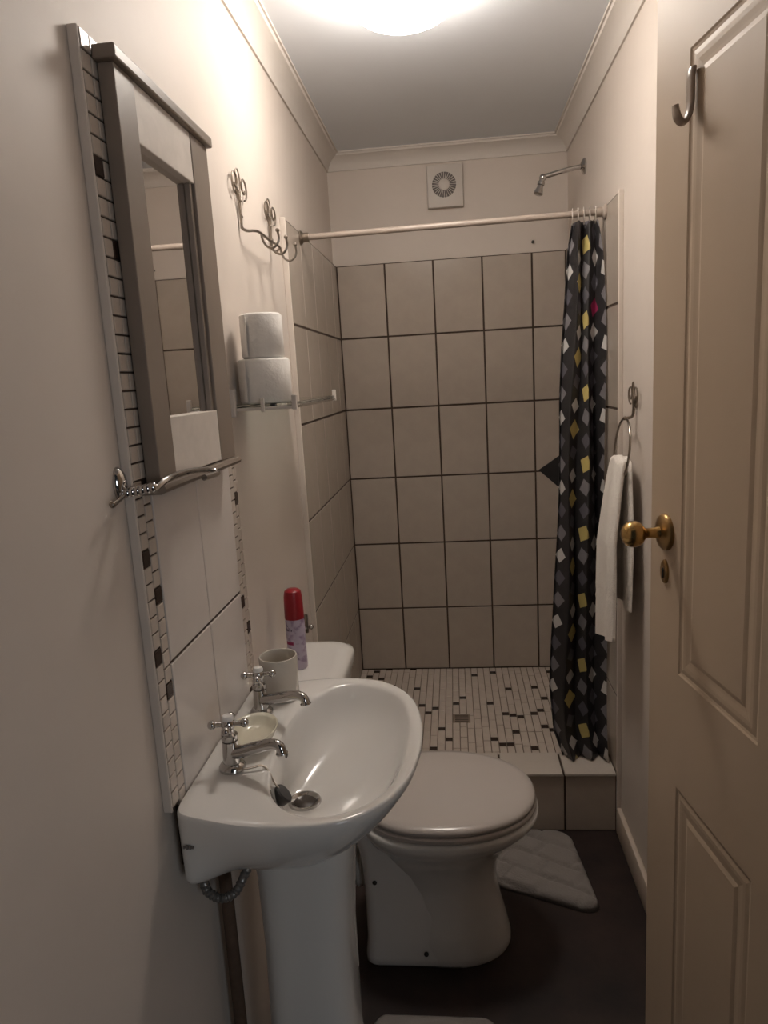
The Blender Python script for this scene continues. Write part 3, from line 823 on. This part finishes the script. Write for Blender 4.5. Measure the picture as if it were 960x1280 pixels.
# ------------------------------------------------------------------ towel ring and towel
TRY = -1.115
tr = thing('towel_ring', 'wire towel ring with a scroll bracket on the right wall', 'towel ring', (PR, TRY, 1.43))
bm = bmesh.new(); X = PR - .008
scroll(bm, (X - .002, TRY - .026, 1.425), .026, -1, flat=1.0); scroll(bm, (X - .002, TRY + .026, 1.425), .026, 1, flat=1.0)
tube(bm, [(X - .002, TRY + .010 * math.sin(a), 1.432 + .026 * math.cos(a)) for a in [2 * PI * q / 20 for q in range(20)]], .0022, 6, 0, True)
tube(bm, [(X, TRY, 1.41), (X, TRY, 1.385), (X - .004, TRY, 1.366), (X - .02, TRY, 1.362)], .0042, 8, 4); ball(bm, (X - .023, TRY, 1.362), .006, 10)
lathe(bm, (PR, TRY, 1.40), (-1, 0, 0), [(0, .012), (.005, .012), (.008, .006)], 16)
obj('scroll_bracket', bm, PEWTER, tr, smooth=True)
bm = bmesh.new(); rc = Vector((PR - .030, TRY, 1.277)); RR_ = .085
tube(bm, [(rc.x - .018 * (1 - math.cos(a)) * .5, rc.y + RR_ * math.sin(a), rc.z + RR_ * math.cos(a)) for a in [2 * PI * q / 40 for q in range(40)]], .0032, 8, 0, True)
obj('ring', bm, PEWTER, tr, smooth=True)
# towel: folded over the lower arc of the ring, long flap to the room, short flap to the wall
tw = thing('hand_towel', 'white hand towel folded through the ring on the right wall', 'towel', (.90, TRY, .73))
def flap(xf, zt, zb, wt, wb, th, yb, nU=36, nV=44, tilt=0):
    bm = bmesh.new(); sides = []
    for s_ in (0, 1):
        g = []
        for j in range(nV + 1):
            t = j / nV; row = []
            for i in range(nU + 1):
                u = i / nU * 2 - 1
                hw = wt + (wb - wt) * min(1, t * 1.6) ** .7
                y = TRY + yb * t + u * hw
                z = zt + (zb - zt) * t - .018 * u * u * (1 - t) + tilt * u * t
                fold = .006 * math.sin(u * 4.5 + t * 1.5) * (.35 + .65 * t)
                ed = min(i, nU - i) / nU; half = th * (.35 + .65 * min(1, ed / .1))
                x = xf(t) + fold + (half if s_ else -half)
                if .70 < t < .80 and not s_: x += .0012 * math.sin(t * 380)
                row.append(bm.verts.new((x, y, z)))
            g.append(row)
        sides.append(g)
    for s_ in (0, 1):
        for j in range(nV):
            for i in range(nU): bm.faces.new((sides[s_][j][i], sides[s_][j][i + 1], sides[s_][j + 1][i + 1], sides[s_][j + 1][i]))
    A_, B_ = sides
    for j in range(nV):
        bm.faces.new((A_[j][0], A_[j + 1][0], B_[j + 1][0], B_[j][0])); bm.faces.new((A_[j][nU], A_[j + 1][nU], B_[j + 1][nU], B_[j][nU]))
    for i in range(nU):
        bm.faces.new((A_[0][i], A_[0][i + 1], B_[0][i + 1], B_[0][i])); bm.faces.new((A_[nV][i], A_[nV][i + 1], B_[nV][i + 1], B_[nV][i]))
    return bm
obj('front_flap', flap(lambda t: .914 - .030 * min(1, t * 2.2) ** .8 - .004 * t, 1.262, .742, .055, .098, .011, -.012, tilt=-.022), TOWEL, tw, smooth=True, angle=80)
obj('back_flap', flap(lambda t: .932 - .006 * t, 1.258, .845, .055, .092, .006, -.012), TOWEL, tw, smooth=True, angle=80)

# ------------------------------------------------------------------ door
DW, DT = .80, .038
P0 = Vector((.794, -1.90)); dv = Vector((-.1366, .9906))
hinge = P0 - dv * DW
door = link(bpy.data.objects.new('door_1', None)); door['kind'] = 'structure'; door['label'] = 'open cream moulded panel door with brass knob'
door.location = (hinge.x, hinge.y, 0); door.rotation_euler = (0, 0, math.atan2(dv.y, dv.x))   # local x along the door to the free edge, local +y faces the room (left)
DH = 2.062; Z0 = .008
bm = bmesh.new()
# slab with recessed rings around each raised panel, on the room side (+y = left of the door)
PX = [(.118, .345), (.462, .690)]; PZ = [(.215, .815), (1.012, 1.925)]
def face_grid(yv, sgn):
    xs = [0, PX[0][0], PX[0][1], PX[1][0], PX[1][1], DW]; zs = [Z0, PZ[0][0], PZ[0][1], PZ[1][0], PZ[1][1], DH]
    vs = [[bm.verts.new((x_, yv, z_)) for x_ in xs] for z_ in zs]
    for j in range(5):
        for i in range(5):
            if i in (1, 3) and j in (1, 3): continue
            bm.faces.new((vs[j][i], vs[j][i + 1], vs[j + 1][i + 1], vs[j + 1][i]))
    return vs
fa = face_grid(0, 1); fb = face_grid(-DT, -1)
n_ = 5
for j in range(n_):
    for i_ in (0, n_): bm.faces.new((fa[j][i_], fa[j + 1][i_], fb[j + 1][i_], fb[j][i_]))
for i in range(n_):
    for j_ in (0, n_): bm.faces.new((fa[j_][i], fa[j_][i + 1], fb[j_][i + 1], fb[j_][i]))
obj('leaf', bm, DOORM, door, local=True)
for (x0, x1) in PX:
    for (z0, z1) in PZ:
        bm = bmesh.new()
        for yv, sg in ((0, 1), (-DT, -1)):
            prof = [(0, 0), (.003, -.0016), (.007, -.0024), (.011, -.0016), (.015, -.001), (.022, -.0012), (.030, -.0022), (.035, -.0026), (.039, -.0014), (.043, -.0004)]
            loft(bm, [[Vector((a, yv + sg * h_, b)) for a, b in ((x0 + o2, z0 + o2), (x1 - o2, z0 + o2), (x1 - o2, z1 - o2), (x0 + o2, z1 - o2))] for o2, h_ in prof], False, True)
        obj('panel', bm, DOORM, door, local=True)
kx, kz = DW - .058, 1.235
bm = bmesh.new(); lathe(bm, (kx, -.0005, kz), (0, 1, 0), [(0, .030), (.004, .030), (.008, .027), (.010, .020), (.013, .0145)], 32); obj('rosette', bm, BRASSD, door, smooth=True, local=True, label='round brass rose plate')
bm = bmesh.new(); lathe(bm, (kx, .008, kz), (0, 1, 0), [(0, .012), (.006, .0095), (.018, .008), (.026, .0085), (.030, .012), (.034, .0175), (.040, .0205), (.047, .0215), (.054, .020), (.060, .016), (.064, .009), (.065, 0)], 28, cap1=False); obj('knob', bm, BRASS, door, smooth=True, local=True, label='polished brass ball knob')
bm = bmesh.new(); lathe(bm, (kx, -.0005, kz - .066), (0, 1, 0), [(0, .0175), (.003, .0175), (.005, .015)], 28)
for v in bm.verts: v.co.x = kx + (v.co.x - kx) * .72; v.co.z = (kz - .066) + (v.co.z - (kz - .066)) * 1.15
kc = obj('keyhole_cover', bm, BRASSD, door, smooth=True, local=True, label='oval brass keyhole cover')
bm = bmesh.new(); ball(bm, (kx, .0045, kz - .063), .004, 10, 1, .4, 1); box(bm, kx - .0022, kx + .0022, .003, .0058, kz - .076, kz - .063); obj('keyhole', bm, DARK, kc, smooth=True, local=True)
bm = bmesh.new(); hx, hz = DW - .126, 1.864
pts = [(hx, .004, hz + .030), (hx, .006, hz + .018), (hx, .006, hz - .012), (hx, .009, hz - .030), (hx, .016, hz - .038), (hx, .024, hz - .031), (hx, .027, hz - .016)]
PP = crom(pts, 6); rs = []
for i, q in enumerate(PP):
    t = (PP[min(i + 1, len(PP) - 1)] - PP[max(i - 1, 0)]).normalized(); nrm = Vector((0, -t.z, t.y)); wd = .010 * (1 if i < len(PP) - 6 else 1 - .07 * (i - len(PP) + 6))
    rs.append([q + Vector((wd * math.cos(a), 0, 0)) + nrm * .004 * math.sin(a) for a in [2 * PI * k / 14 for k in range(14)]])
loft(bm, rs, True, True); obj('coat_hook', bm, HOOKM, door, smooth=True, local=True, label='beige plastic hook stuck on the door')
for z_ in (.25, 1.85):
    bm = bmesh.new(); lathe(bm, (-.004, .004, z_ - .05), (0, 0, 1), [(0, .006), (.1, .006)], 12); obj('hinge', bm, BRASSD, door, smooth=True, local=True)
